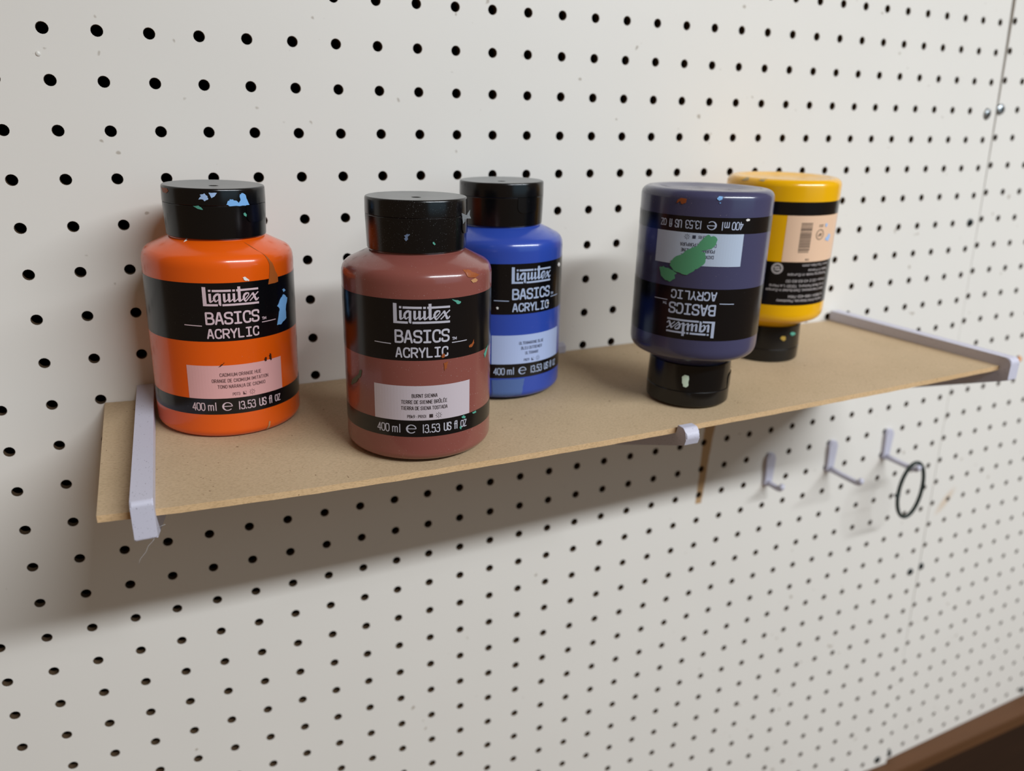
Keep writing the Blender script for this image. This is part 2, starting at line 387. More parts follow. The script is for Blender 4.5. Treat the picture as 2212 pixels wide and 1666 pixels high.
# ---------------------------------------------------------------- L hooks and the rubber ring
def hook(xc, length, label, zt=-327, zb=-359.5, wd=10.6):
    root = empty('pegboard_hook', (xc*MM, 0, zb*MM)); tag(root, label, 'hook', 'printed hooks under the shelf')
    y0 = warp1(xc, -343)
    bm = bmesh.new(); vs = []
    prof = []
    h = zt-zb; r = wd/2
    for k in range(13): a = math.pi*k/12; prof.append((r*math.cos(a), h-r+r*math.sin(a)))
    prof += [(-r*.86, 1.0), (-r*.6, 0), (r*.6, 0), (r*.86, 1.0)]
    f = [bm.verts.new(Vector((x, y0-3.4, z))*MM) for x, z in prof]; b = [bm.verts.new(Vector((x, y0-.05, z))*MM) for x, z in prof]
    ff = bm.faces.new(f); bm.faces.new(list(reversed(b))); n = len(prof)
    for k in range(n): bm.faces.new((f[k], f[(k+1) % n], b[(k+1) % n], b[k]))
    bmesh.ops.bevel(bm, geom=list(ff.edges), offset=.8*MM, segments=2, affect='EDGES')
    bmobj('back_plate', bm, [M_PLA], root)
    bm = bmesh.new(); L = -length
    tube(bm, [(0, y0-1, 3.0), (0, L*.4, 2.7), (0, L+5, 2.5), (0, L+1.8, 3.2), (0, L, 5.0), (0, L-.8, 7.8)], [2.9, 2.6, 2.6, 2.7, 2.7, 2.4], 14)
    bmobj('hook_arm', bm, [M_PLA], root, True)
    for pz in (h-8, h-33.4+4):
        bm = bmesh.new(); boxbm(bm, -2.2, 2.2, y0-1, y0+9, pz-2.2, pz+2.2); bmobj('board_peg', bm, [M_PLA], root)
hook(535.2, 19.5, 'leftmost lavender hook, short and empty, partly in the shelf shadow')
hook(613.0, 39, 'middle lavender hook, empty, with a long upturned arm')
hook(690.0, 39, 'rightmost lavender hook, with the dark ring hanging from its arm')
root = empty('rubber_ring', (.6885, -.0365, -.3785)); tag(root, 'thin dark green rubber ring hanging from the rightmost hook', 'ring')
bm = bmesh.new(); pts = []
for k in range(48):
    a = 2*math.pi*k/48; cx_, s_ = math.cos(a), math.sin(a)
    pts.append((13.2*cx_+1.2*s_, -2.5*cx_, 29.2*s_*(1+.03*cx_)))
tube(bm, pts, 1.85, 10, True); bmobj('ring_loop', bm, [M_RUBBER], root, True)
bm = bmesh.new(); bmesh.ops.create_icosphere(bm, subdivisions=2, radius=2.4*MM)
for v in bm.verts: v.co = Vector((v.co.x*1.5, v.co.y, v.co.z*.9))+Vector((-14.2*MM, 2.4*MM, -4*MM))
bmobj('ring_nub', bm, [M_RUBBER], root, True)
# small orange bit in a hole beside the right bracket
bm = bmesh.new(); bmesh.ops.create_icosphere(bm, subdivisions=2, radius=1)
q_ = (884.0, -278.5); 
for v in bm.verts: v.co = Vector((q_[0]+v.co.x*5, warp2(*q_)-1+v.co.y*2, q_[1]+v.co.z*3.4+1.2*math.sin(v.co.x*4)))*MM
tag(bmobj('orange_bit', bm, [M_ORANGEBIT], None, True), 'tiny orange scrap on the far panel beside the right bracket nose', 'scrap')
# raised paint drip on the upper left of the board
bm = bmesh.new(); bmesh.ops.create_icosphere(bm, subdivisions=2, radius=1)
for v in bm.verts: v.co = Vector((-3.6+v.co.x*1.3, warp1(-3.6, -12.7)+v.co.y*.6, -12.7+v.co.z*1.4))*MM
tag(bmobj('paint_drip', bm, [mat('white_paint', (225, 222, 214), .3)], None, True), 'tiny raised white paint drip on the pegboard at upper left', 'paint drip')

# ---------------------------------------------------------------- stroke lettering, drawn as flat ribbons and wrapped on the bottles
def chaikin(p, n=3):
    p = [Vector(q) for q in p]; closed = (p[0]-p[-1]).length < 1e-6
    for _ in range(n):
        o = [] if closed else [p[0]]
        for a, b in zip(p, p[1:]): o += [a*.75+b*.25, a*.25+b*.75]
        if closed: o.append(o[0])
        else: o = [o[0]]+o[2:-2]+[p[-1]] if False else o+[p[-1]]
        p = o
    return p
_C = [(1, .74), (1, 1), (0, 1), (0, 0), (1, 0), (1, .26)]
_O = [(.5, 1), (-.03, 1), (-.03, 0), (1.03, 0), (1.03, 1), (.5, 1)]
_S = [(1, .76), (1, 1), (0, 1), (0, .52), (1, .48), (1, 0), (0, 0), (0, .24)]
def _o(x0, x1, y0, y1): return [(x0+(x1-x0)*a, y0+(y1-y0)*b) for a, b in _O]
G = {  # each glyph: straight strokes, smooth strokes, width factor
 'A': ([[(0, 0), (.4, 1), (.6, 1), (1, 0)], [(.14, .32), (.86, .32)]], []), 'B': ([[(0, 0), (0, 1)]], [[(0, 1), (.95, 1), (.95, .53), (0, .53)], [(0, .53), (1.05, .53), (1.05, 0), (0, 0)]]),
 'C': ([], [_C]), 'D': ([[(0, 0), (0, 1)]], [[(0, 1), (.6, 1), (1.05, .95), (1.05, .05), (.6, 0), (0, 0)]]), 'E': ([[(.9, 1), (0, 1), (0, 0), (.9, 0)], [(0, .52), (.8, .52)]], []),
 'F': ([[(.9, 1), (0, 1), (0, 0)], [(0, .52), (.8, .52)]], []), 'G': ([[(.55, .48), (1, .48), (1, .1)]], [[(1, .76), (1, 1), (0, 1), (0, 0), (1, 0), (1, .3)]]), 'H': ([[(0, 0), (0, 1)], [(1, 0), (1, 1)], [(0, .52), (1, .52)]], []),
 'I': ([[(.2, 0), (.2, 1)]], [], .4), 'J': ([], [[(.6, 1), (.6, .1), (.55, -.05), (0, -.05)]], .7), 'K': ([[(0, 0), (0, 1)], [(1, 1), (.05, .45)], [(.3, .6), (1, 0)]], []), 'L': ([[(0, 1), (0, 0), (.85, 0)]], [], .95),
 'M': ([[(0, 0), (.05, 1), (.65, .2), (1.25, 1), (1.3, 0)]], [], 1.3), 'N': ([[(0, 0), (0, 1), (1, 0), (1, 1)]], []), 'O': ([], [_O]), 'P': ([[(0, 0), (0, 1)]], [[(0, 1), (1.05, 1), (1.05, .45), (0, .45)]]),
 'R': ([[(0, 0), (0, 1)], [(.5, .47), (1, 0)]], [[(0, 1), (1.05, 1), (1.05, .47), (0, .47)]]), 'S': ([], [_S]), 'T': ([[(0, 1), (1, 1)], [(.5, 1), (.5, 0)]], []), 'U': ([], [[(0, 1), (0, .5), (0, 0), (1, 0), (1, .5), (1, 1)]]),
 'V': ([[(0, 1), (.5, 0), (1, 1)]], []), 'X': ([[(0, 0), (1, 1)], [(0, 1), (1, 0)]], []), 'Y': ([[(0, 1), (.5, .45), (1, 1)], [(.5, .45), (.5, 0)]], []), 'Z': ([[(0, 1), (1, 1), (0, 0), (1, 0)]], []),
 '0': ([], [_O]), '1': ([[(.2, 0), (.2, 1)]], [], .4), '2': ([[(0, 0), (1, 0)]], [[(0, .76), (0, 1), (1, 1), (1, .6), (0, .2), (0, 0)]]), '3': ([], [[(0, .85), (.1, 1), (.95, 1), (.95, .53), (.4, .53)], [(.4, .53), (1.05, .53), (1.05, 0), (.1, 0), (0, .16)]]),
 '4': ([[(.78, 0), (.78, 1), (0, .28), (1.05, .28)]], []), '5': ([[(.95, 1), (.15, 1), (.1, .55)]], [[(.1, .55), (1.05, .66), (1.05, 0), (.1, 0), (0, .12)]]), '7': ([[(0, 1), (1, 1), (.3, 0)]], []), '8': ([], [_o(.08, .92, .53, 1), _o(0, 1, 0, .53)]),
 '9': ([], [_o(0, 1, .4, 1), [(1, .7), (1, .3), (.3, 0)]]), '6': ([], [_o(0, 1, 0, .6), [(0, .3), (0, .7), (.7, 1)]]), '.': ([[(.12, 0), (.12, .08)]], [], .3), '+': ([[(0, .4), (.8, .4)], [(.4, .1), (.4, .7)]], [], .8), '-': ([[(0, .4), (.6, .4)]], [], .6), ',': ([[(.2, .1), (.05, -.15)]], [], .3),
 'm': ([[(0, 0), (0, .66)]], [[(0, .45), (.1, .68), (.55, .68), (.55, .4), (.55, 0)], [(.55, .45), (.65, .68), (1.1, .68), (1.1, .4), (1.1, 0)]], 1.15), 'l': ([[(.15, 0), (.15, 1)]], [], .35), 'f': ([[(0, .66), (.75, .66)]], [[(.25, 0), (.25, .6), (.25, 1), (.75, 1)]], .75),
 'o': ([], [_o(0, .9, 0, .68)], .9), 'z': ([[(0, .66), (.85, .66), (0, 0), (.85, 0)]], [], .85), 'k': ([[(0, 0), (0, 1)], [(.75, .66), (.05, .3)], [(.3, .42), (.8, 0)]], [], .8),
 'a': ([[(.8, .66), (.8, 0)]], [_o(0, .8, 0, .66)], .8), 'b': ([[(0, 0), (0, 1)]], [_o(0, .8, 0, .66)], .8), 'c': ([], [[(.8, .5), (.8, .68), (0, .68), (0, 0), (.8, 0), (.8, .16)]], .8), 'd': ([[(.8, 1), (.8, 0)]], [_o(0, .8, 0, .66)], .8),
 'e': ([[(0, .34), (.8, .34)]], [[(.8, .34), (.8, .68), (0, .68), (0, 0), (.75, 0), (.8, .14)]], .8), 'g': ([], [_o(0, .8, 0, .66), [(.8, .66), (.8, -.3), (.1, -.3)]], .8), 'h': ([[(0, 0), (0, 1)]], [[(0, .4), (0, .68), (.8, .68), (.8, .4), (.8, 0)]], .8), 'i': ([[(.15, 0), (.15, .66)], [(.15, .85), (.15, .95)]], [], .35),
 'n': ([[(0, 0), (0, .66)]], [[(0, .4), (0, .68), (.8, .68), (.8, .4), (.8, 0)]], .8), 'p': ([[(0, -.3), (0, .66)]], [_o(0, .8, 0, .66)], .8), 'q': ([[(.8, -.3), (.8, .66)]], [_o(0, .8, 0, .66)], .8), 'r': ([[(0, 0), (0, .66)]], [[(0, .4), (.1, .66), (.6, .66)]], .55),
 's': ([], [[(.7, .55), (.7, .68), (0, .68), (0, .36), (.7, .32), (.7, 0), (0, 0), (0, .14)]], .75), 't': ([[(0, .66), (.6, .66)]], [[(.25, .95), (.25, .3), (.25, 0), (.65, 0)]], .6), 'u': ([[(.8, 0), (.8, .66)]], [[(0, .66), (0, .3), (0, 0), (.8, 0), (.8, .3)]], .8),
 'v': ([[(0, .66), (.4, 0), (.8, .66)]], [], .8), 'w': ([[(0, .66), (.25, 0), (.5, .55), (.75, 0), (1, .66)]], [], 1.0), 'x': ([[(0, .66), (.75, 0)], [(0, 0), (.75, .66)]], [], .75), 'y': ([[(0, .66), (.4, 0)], [(.8, .66), (.25, -.3)]], [], .8),
}
def glyph(ch):
    if ch == '\u00db': g = G['U']; return (g[0]+[[(.15, 1.15), (.5, 1.36), (.85, 1.15)]], g[1], 1)
    if ch in '\u00c9': g = G['E']; return (g[0]+[[(.3, 1.15), (.7, 1.38)]], g[1], 1)
    if ch in '\u00e9': g = G['e']; return (g[0]+[[(.3, .8), (.6, 1.0)]], g[1], .8)
    if ch == '\u00da': g = G['U']; return (g[0]+[[(.35, 1.15), (.7, 1.38)]], g[1], 1)
    if ch == '\u2022': return ([[(.1, .42), (.3, .42)]], [], .4)
    return G[ch]
def ribbon(P, pts, w, cap=True):
    """adds quads (lists of 2-D points) for a stroke of width w to P"""
    pts = [Vector(p) for p in pts]
    q = [pts[0]]
    for p in pts[1:]:
        if (p-q[-1]).length > 1e-5: q.append(p)
    pts = q
    if len(pts) < 2: return
    closed = (pts[0]-pts[-1]).length < 1e-5
    n = len(pts); L = []; Rr = []
    for i in range(n):
        if closed: a = pts[i-1] if i > 0 else pts[-2]; b = pts[(i+1)] if i < n-1 else pts[1]
        else: a = pts[max(i-1, 0)]; b = pts[min(i+1, n-1)]
        d1 = (pts[i]-a); d2 = (b-pts[i])
        if d1.length < 1e-7: d1 = d2
        if d2.length < 1e-7: d2 = d1
        d1.normalize(); d2.normalize(); t = (d1+d2)
        if t.length < .2: t = d1
        t.normalize(); m = Vector((-t.y, t.x)); c = max(.55, m.dot(Vector((-d1.y, d1.x))))
        L.append(pts[i]+m*(w/2/c)); Rr.append(pts[i]-m*(w/2/c))
    for i in range(n-1): P.append([L[i], L[i+1], Rr[i+1], Rr[i]])
    if cap and not closed:
        for e, d in ((0, pts[0]-pts[1]), (-1, pts[-1]-pts[-2])):
            d.normalize(); m = Vector((-d.y, d.x)); c = pts[e]
            P.append([c+(m*math.cos(k*math.pi/6)+d*math.sin(k*math.pi/6))*(w/2) for k in range(7)])
def text(P, s, u0, u1, h0, h1, w, gap=.32, mono=False, slab=False):
    """fits the string s between u0..u1, baseline h0, cap height up to h1"""
    items = []; x = 0
    for ch in s:
        if ch == ' ': x += .62; continue
        g = ('slab',) if (slab and ch == 'I') else glyph(ch)
        wd = 1 if (mono or g[0] == 'slab') else (g[2] if len(g) > 2 else 1)
        items.append((g, x, wd)); x += wd+gap
    tot = x-gap; H = h1-h0-w
    sx = (u1-u0-w)/tot
    for g, x, wd in items:
        T = lambda p, x=x: (u0+w/2+(x+p[0])*sx, h0+w/2+p[1]*H)
        if g[0] == 'slab': st, sm = [[(.06, 1), (.94, 1)], [(.5, 1), (.5, 0)], [(.06, 0), (.94, 0)]], []
        else: st, sm = g[0], g[1]
        for q in st:
            for p0, p1 in zip(q, q[1:]): ribbon(P, [T(p0), T(p1)], w)
        for q in sm: ribbon(P, [T(p) for p in chaikin(q)], w)
MARKS=[
('orange','lid','sky',[[(7.4,123.3),(9.5,125.3),(13.3,125.9),(17.9,125.3),(21.6,124.0),(23.8,125.2),(23.3,127.7),(25.5,128.9),(30.8,127.9),(32.6,125.4),(35.6,122.6),(22.3,122.4),(10.9,122.5)]]),
('orange','lid','pale',[[(-21.7,125.9),(-18.8,127.3),(-19.5,128.3),(-15.0,129.0),(-11.8,127.7),(-11.2,126.1),(-14.9,125.1),(-17.3,125.9)],[(-10.2,129.4),(-1.7,129.3),(-4.1,127.7),(-7.7,126.7),(-9.1,128.1)]]),
('orange','lid','rust',[[(-78.9,129.9),(-63.4,130.0),(-61.3,128.8),(-65.3,127.6),(-74.3,127.6)]]),
('orange','cap','teal',[[(-28.4,122.5),(-22.3,122.8),(-19.4,122.0),(-17.8,120.8),(-23.5,121.2)],[(33.2,119.6),(38.6,118.7),(40.4,117.7),(35.9,118.0)],[(26.3,118.5),(28.6,119.0),(30.6,117.9),(29.8,116.7),(27.2,117.4)],[(44.0,118.4),(47.0,118.1),(46.0,117.4),(43.6,117.6)]]),
('orange','body','sky',[[(46.5,78.2),(49.4,78.4),(51.1,77.2),(48.5,76.6)]]),
('orange','body','sky',[[(39.5,70.0),(44.8,74.1),(48.2,75.4),(53.4,72.9),(49.9,66.7),(50.2,61.8),(42.9,59.4),(38.3,59.6),(40.8,65.4),(42.1,68.3)]]),
('orange','body','white',[[(10.9,88.1),(12.5,88.5),(15.8,86.6),(15.1,86.0),(12.3,86.5)],[(-44.6,104.7),(-42.3,105.3),(-41.1,104.5),(-43.0,103.8)]]),
('orange','body','dark',[[(23.8,42.3),(25.0,43.6),(26.1,43.2),(25.9,41.3),(24.4,41.3)],[(28.3,44.0),(29.2,45.2),(30.5,44.6),(30.6,41.8),(29.7,40.8),(28.5,42.1)],[(-11.5,40.9),(-9.9,41.9),(-7.4,43.2),(-6.5,43.4),(-8.1,42.3),(-10.3,41.1)]]),
('orange','body','olive',[[(24.2,103.8),(26.9,102.8),(32.4,98.1),(36.9,93.8),(41.5,87.2),(42.0,83.2),(31.5,82.8),(33.9,93.3),(30.3,99.6)]]),
('orange','body','tan',[[(23.1,2.1),(24.6,6.4),(26.1,5.9),(25.3,2.1),(24.0,0.4),(22.9,0.7)]]),
('brown','body','teal',[[(6.8,85.2),(10.3,84.5),(14.4,83.5),(13.6,82.5),(11.0,82.5),(9.6,83.7)]]),
('brown','body','rust',[[(22.1,59.6),(24.9,60.4),(27.4,62.6),(27.9,60.7),(25.4,58.9),(23.0,58.8)],[(-1.6,56.5),(-0.2,58.2),(1.1,57.9),(1.5,56.3),(-0.3,55.7)],[(0.4,53.1),(3.9,53.7),(2.8,50.1),(1.0,48.8)]]),
('brown','body','teal',[[(26.3,22.7),(30.6,23.1),(31.1,22.0),(27.8,21.9)],[(41.8,52.2),(46.1,54.8),(50.3,56.0),(47.1,52.6),(43.5,49.9)],[(15.2,22.3),(17.6,22.9),(19.5,21.8),(18.6,20.9),(16.4,21.4)],[(13.6,16.6),(14.6,17.6),(15.6,16.4),(14.8,15.4)]]),
('brown','body','moss',[[(-81.5,36.5),(-78.6,39.2),(-69.6,43.3),(-67.6,46.2),(-65.0,46.4),(-65.8,43.4),(-71.2,39.6),(-79.1,36.2)]]),
('brown','cap','teal',[[(-1.1,111.1),(0.5,111.4),(2.3,110.2),(1.0,109.7),(-0.7,110.4)]]),
('brown','cap','steel',[[(-31.5,114.5),(-28.2,115.2),(-25.0,115.0),(-27.8,113.9),(-27.4,112.7),(-29.7,111.7),(-31.8,113.0),(-30.1,113.5)]]),
('brown','body','rust',[[(18.7,98.4),(23.7,98.4),(28.4,96.7),(34.8,95.2),(28.4,94.1),(21.1,95.2)]]),
('brown','body','tan',[[(23.7,93.2),(28.4,93.9),(31.5,92.7),(29.4,91.8),(25.6,92.0)]]),
('blue','body','white',[[(39.6,81.7),(41.8,83.1),(45.9,82.3),(46.9,80.7),(42.3,80.3)]]),
('blue','body','white',[[(-27.8,59.3),(-26.9,59.8),(-25.6,59.3),(-25.9,58.3),(-27.0,58.3)],[(23.0,59.8),(24.6,60.1),(25.7,59.1),(24.1,58.8)]]),
('blue','body','slate',[[(-31.1,13.1),(-17.3,13.6),(-0.9,13.5),(-1.5,9.8),(-3.4,2.7),(-17.1,1.7),(-31.0,1.6)]]),
('purple','body','green',[[(37.4,25.4),(34.0,23.7),(31.8,24.8),(28.8,24.6),(26.6,26.4),(27.4,29.0),(30.4,31.6),(35.1,32.6),(40.4,33.4),(35.2,33.8),(34.5,36.4),(34.8,39.8),(39.0,42.6),(43.0,44.7),(48.5,47.4),(54.0,46.7),(60.2,45.6),(64.4,42.9),(63.8,40.2),(60.0,37.7),(55.0,36.1),(50.9,33.3),(43.2,30.7),(40.1,27.6)],[(74.3,45.2),(70.5,44.1),(63.0,45.4),(57.2,47.2),(59.4,48.2),(58.4,50.3),(62.9,52.5),(66.6,52.0),(71.9,49.8)]]),
('purple','body','rust',[[(63.3,7.7),(62.0,5.3),(59.2,4.5),(54.6,4.8),(55.8,7.3),(58.7,7.7),(60.5,6.3),(62.1,7.2)]]),
('purple','body','sky',[[(30.7,3.9),(29.1,2.5),(26.1,2.6),(26.4,4.2),(28.7,4.9)],[(28.5,5.9),(27.7,5.7),(27.0,6.1),(27.8,6.5)]]),
('purple','body','white',[[(3.6,15.2),(1.9,14.6),(-0.5,14.9),(0.0,15.8),(2.7,16.0)]]),
('purple','cap','mint',[[(47.0,113.0),(43.7,111.5),(37.9,112.0),(37.1,117.8),(40.4,119.5),(44.1,118.9),(46.1,115.7)]]),
('yellow','cap','gold',[[(16.1,113.6),(13.7,111.9),(6.8,112.3),(5.4,114.6),(9.4,115.8)]]),
('yellow','cap','teal',[[(-1.6,110.6),(-4.6,109.6),(-13.7,110.5),(-15.4,111.9),(-6.8,112.5)]]),
('yellow','body','pale',[[(-11.6,40.3),(-12.6,38.6),(-15.2,37.9),(-16.9,36.1),(-20.0,36.9),(-19.9,39.4),(-17.4,41.4)],[(-8.5,30.4),(-8.5,28.9),(-11.6,28.8),(-11.7,30.5),(-10.5,31.5)]]),
('yellow','body','grey',[[(89.7,2.7),(86.8,0.1),(82.6,0.3),(80.6,1.9),(85.4,2.5)],[(69.3,1.4),(65.6,-0.0),(61.1,0.2),(63.3,1.9)]]),
]
LOGO=[[(-14.34,83.85),(-12.55,83.75),(-12.49,74.99),(-14.34,73.88)],[(-14.34,73.88),(-12.49,74.99),(-7.11,74.88),(-7.17,73.78)],[(-11.34,82.43),(-10.17,82.42),(-10.19,81.36),(-11.37,81.35)],[(-9.54,82.36),(-0.34,82.25),(-0.36,81.13),(-9.57,81.22)],[(0.33,82.24),(1.62,82.2),(1.61,81.11),(0.32,81.11)],[(2.26,82.22),(7.87,82.2),(13.85,82.13),(13.89,81.07),(7.86,81.17),(2.28,81.09)],[(2.92,83.63),(4.36,83.61),(4.36,76.33),(3.92,75.45),(3.24,75.58),(2.9,76.4)],[(-11.36,80.36),(-10.08,80.41),(-10.15,76.05),(-10.5,75.54),(-11.08,75.81),(-11.36,76.6)],[(-10.53,75.59),(-9.74,76.04),(-10.05,76.48),(-10.77,76.07)],[(-9.74,76.04),(-8.82,76.88),(-9.17,77.28),(-10.05,76.48)],[(-6.38,80.64),(-7.7,80.4),(-7.24,79.38),(-6.25,79.5)],[(-7.7,80.4),(-8.92,79.28),(-8.0,78.67),(-7.24,79.38)],[(-8.92,79.28),(-9.36,77.87),(-8.24,77.88),(-8.0,78.67)],[(-9.36,77.87),(-9.1,76.72),(-8.01,77.06),(-8.24,77.88)],[(-8.93,76.67),(-8.52,75.89),(-7.76,76.33),(-8.17,77.12)],[(-7.99,75.76),(-6.51,77.04),(-6.82,77.43),(-8.3,76.14)],[(-6.66,80.3),(-5.41,80.28),(-5.48,73.96),(-6.16,73.95),(-6.72,74.74)],[(-4.41,80.26),(-3.19,80.26),(-3.26,76.16),(-3.58,75.56),(-4.06,75.66),(-4.47,76.56)],[(-3.63,75.57),(-2.83,76.1),(-3.15,76.52),(-3.91,76.03)],[(-2.83,76.1),(-1.65,77.17),(-1.99,77.58),(-3.15,76.52)],[(-2.06,80.25),(-0.83,80.23),(-0.9,76.12),(-1.22,75.53),(-1.7,75.64),(-2.11,76.54)],[(-1.27,75.55),(-0.47,76.06),(-0.79,76.49),(-1.55,76.0)],[(-0.47,76.06),(0.72,77.12),(0.37,77.53),(-0.79,76.49)],[(0.34,80.2),(1.57,80.17),(1.51,76.06),(1.19,75.47),(0.71,75.58),(0.3,76.49)],[(1.14,75.48),(1.95,75.99),(1.62,76.42),(0.86,75.94)],[(1.95,75.99),(3.14,77.03),(2.79,77.44),(1.62,76.42)],[(3.8,75.43),(4.58,75.86),(4.26,76.31),(3.53,75.9)],[(4.58,75.86),(5.83,76.88),(5.48,77.31),(4.26,76.31)],[(6.48,76.44),(8.01,77.93),(7.65,78.28),(6.13,76.79)],[(8.01,77.93),(8.77,78.85),(8.31,79.05),(7.65,78.28)],[(8.77,78.85),(8.69,79.67),(8.21,79.64),(8.31,79.05)],[(8.85,79.75),(8.13,80.21),(7.96,79.48),(8.45,79.13)],[(8.13,80.21),(7.23,80.24),(7.26,79.48),(7.96,79.48)],[(7.14,80.33),(5.91,79.58),(6.76,78.82),(7.74,79.36)],[(5.91,79.58),(5.24,78.08),(6.33,77.8),(6.76,78.82)],[(5.24,78.08),(5.3,76.83),(6.41,76.85),(6.33,77.8)],[(5.4,76.87),(5.87,75.87),(6.61,76.36),(6.23,77.22)],[(5.87,75.87),(6.58,75.15),(7.21,75.79),(6.61,76.36)],[(6.88,75.24),(9.44,77.81),(9.05,78.18),(6.5,75.61)],[(9.44,77.81),(11.12,79.57),(10.71,79.94),(9.05,78.18)],[(10.03,79.52),(10.95,77.51),(12.1,77.89),(11.17,79.92)],[(10.95,77.51),(11.87,75.32),(13.05,75.68),(12.1,77.89)],[(9.12,75.37),(11.52,77.61),(11.1,78.03),(8.71,75.79)],[(11.52,77.61),(13.99,79.72),(13.56,80.16),(11.1,78.03)],[(12.54,75.18),(13.34,75.73),(12.87,76.14),(12.16,75.64)],[(13.34,75.73),(14.02,76.7),(13.5,77.05),(12.87,76.14)],[(-4.98,74.82),(4.4,74.83),(13.81,74.65),(13.85,73.57),(4.39,73.72),(-4.95,73.72)]]
RB, RC = 39.2, 26.1
SHO = [(92.3, RB), (94.3, RB-.15), (96.2, RB-.65), (97.8, RB-1.6), (99.0, 36.3), (104.2, 25.6), (104.6, 24.6), (106, 24.2)]
def rad_at(h):
    if h < 5:
        t = max(0., min(1., h/5)); return RB-5+5*math.sqrt(max(0, 1-(1-t)**2))
    if h < 92.3: return RB
    for (h0, r0), (h1, r1) in zip(SHO, SHO[1:]):
        if h <= h1: return r0+(r1-r0)*(h-h0)/(h1-h0)
    return 24.2
def wrap(name, polys, m, parent, th0=0.0, off=.1, radius=None, maxlen=1.8, thick=0):
    """polys in (u mm, h mm) about the label centre -> mesh wrapped on the bottle"""
    bm = bmesh.new()
    for p in polys:
        try: bm.faces.new([bm.verts.new((q[0], q[1], 0)) for q in p])
        except ValueError: pass
    bmesh.ops.triangulate(bm, faces=[f for f in bm.faces if len(f.verts) > 4])
    for _ in range(6):
        es = [e for e in bm.edges if e.calc_length() > maxlen]
        if not es: break
        bmesh.ops.subdivide_edges(bm, edges=es, cuts=1, use_grid_fill=False)
        bmesh.ops.triangulate(bm, faces=[f for f in bm.faces if len(f.verts) > 4])
    bmesh.ops.remove_doubles(bm, verts=bm.verts, dist=1e-4)
    if thick:
        r = bmesh.ops.extrude_face_region(bm, geom=list(bm.faces))
        for v in r['geom']:
            if isinstance(v, bmesh.types.BMVert): v.co.z = thick
    for v in bm.verts:
        u, h, e = v.co; r = (radius if radius else rad_at(h))
        a = th0+u/(radius if radius else RB); rr = r+off+e
        v.co = Vector((rr*math.sin(a), -rr*math.cos(a), h))*MM
    for f in bm.faces:
        c = f.calc_center_median(); f.normal_update()
        if f.normal.x*c.x+f.normal.y*c.y < 0 and not thick: f.normal_flip()
    if thick: bmesh.ops.recalc_face_normals(bm, faces=bm.faces)
    me = bpy.data.meshes.new(name); bm.to_mesh(me); bm.free()
    return link(name, me, parent, [m])
def rect(u0, u1, h0, h1):
    return [(u0, h0), (u1, h0), (u1, h1), (u0, h1)]
def circle(u, h, r, n=20): return [(u+r*math.cos(2*math.pi*k/n), h+r*math.sin(2*math.pi*k/n)) for k in range(n)]
def ringpoly(P, u, h, r, w, n=20):
    ribbon(P, [(u+r*math.cos(2*math.pi*k/n), h+r*math.sin(2*math.pi*k/n)) for k in range(n+1)], w)

def lathe(name, prof, m, parent, n=96, smooth_split=True):
    V = []; F = []
    for r, h in prof:
        for k in range(n):
            a = 2*math.pi*k/n; V.append((r*math.sin(a)*MM, -r*math.cos(a)*MM, h*MM))
    for i in range(len(prof)-1):
        for k in range(n):
            k2 = (k+1) % n; F.append((i*n+k, i*n+k2, (i+1)*n+k2, (i+1)*n+k))
    if prof[0][0] > .01: F.append(tuple(range(n-1, -1, -1)))
    if prof[-1][0] > .01: F.append(tuple((len(prof)-1)*n+k for k in range(n)))
    o = pyobj(name, V, F, [m], parent, smooth=True)
    bm = bmesh.new(); bm.from_mesh(o.data); bmesh.ops.remove_doubles(bm, verts=bm.verts, dist=1e-7); bmesh.ops.recalc_face_normals(bm, faces=bm.faces)
    for e in bm.edges:
        if len(e.link_faces) == 2 and e.calc_face_angle(0) > math.radians(32): e.smooth = False
    bm.to_mesh(o.data); bm.free(); return o
def body_profile():
    p = [(.001, 2.4), (20, 2.4), (26, 2.0), (30, .7), (32.5, .1), (RB-5, 0)]
    for k in range(1, 9):
        a = math.pi/2*k/8; p.append((RB-5+5*math.sin(a), 5-5*math.cos(a)))
    p += [(RB, 30), (RB, 60), (RB, 85), (RB, 92.3)]
    p += [(r, h) for h, r in SHO[1:]]+[(24.2, 112), (.001, 112)]
    return p
PAINT = {'sky': (125, 180, 235), 'pale': (165, 195, 235), 'rust': (150, 78, 35), 'teal': (85, 160, 140), 'white': (235, 232, 228), 'dark': (60, 28, 12), 'olive': (168, 88, 34), 'tan': (190, 140, 95),
         'moss': (78, 92, 72), 'steel': (105, 122, 150), 'slate': (78, 104, 158), 'green': (84, 152, 112), 'mint': (205, 225, 205), 'gold': (170, 140, 60), 'grey': (175, 155, 110)}
PN = {'sky': 'light blue', 'pale': 'pale blue', 'rust': 'rust brown', 'teal': 'teal', 'white': 'white', 'dark': 'dark brown', 'olive': 'brownish streak', 'tan': 'tan', 'moss': 'dull green', 'steel': 'blue grey', 'slate': 'greyish blue', 'green': 'green', 'mint': 'pale mint', 'gold': 'dull gold', 'grey': 'greyish'}
PM = {k: mat('dried_paint_'+k, v, .45, .4) for k, v in PAINT.items()}
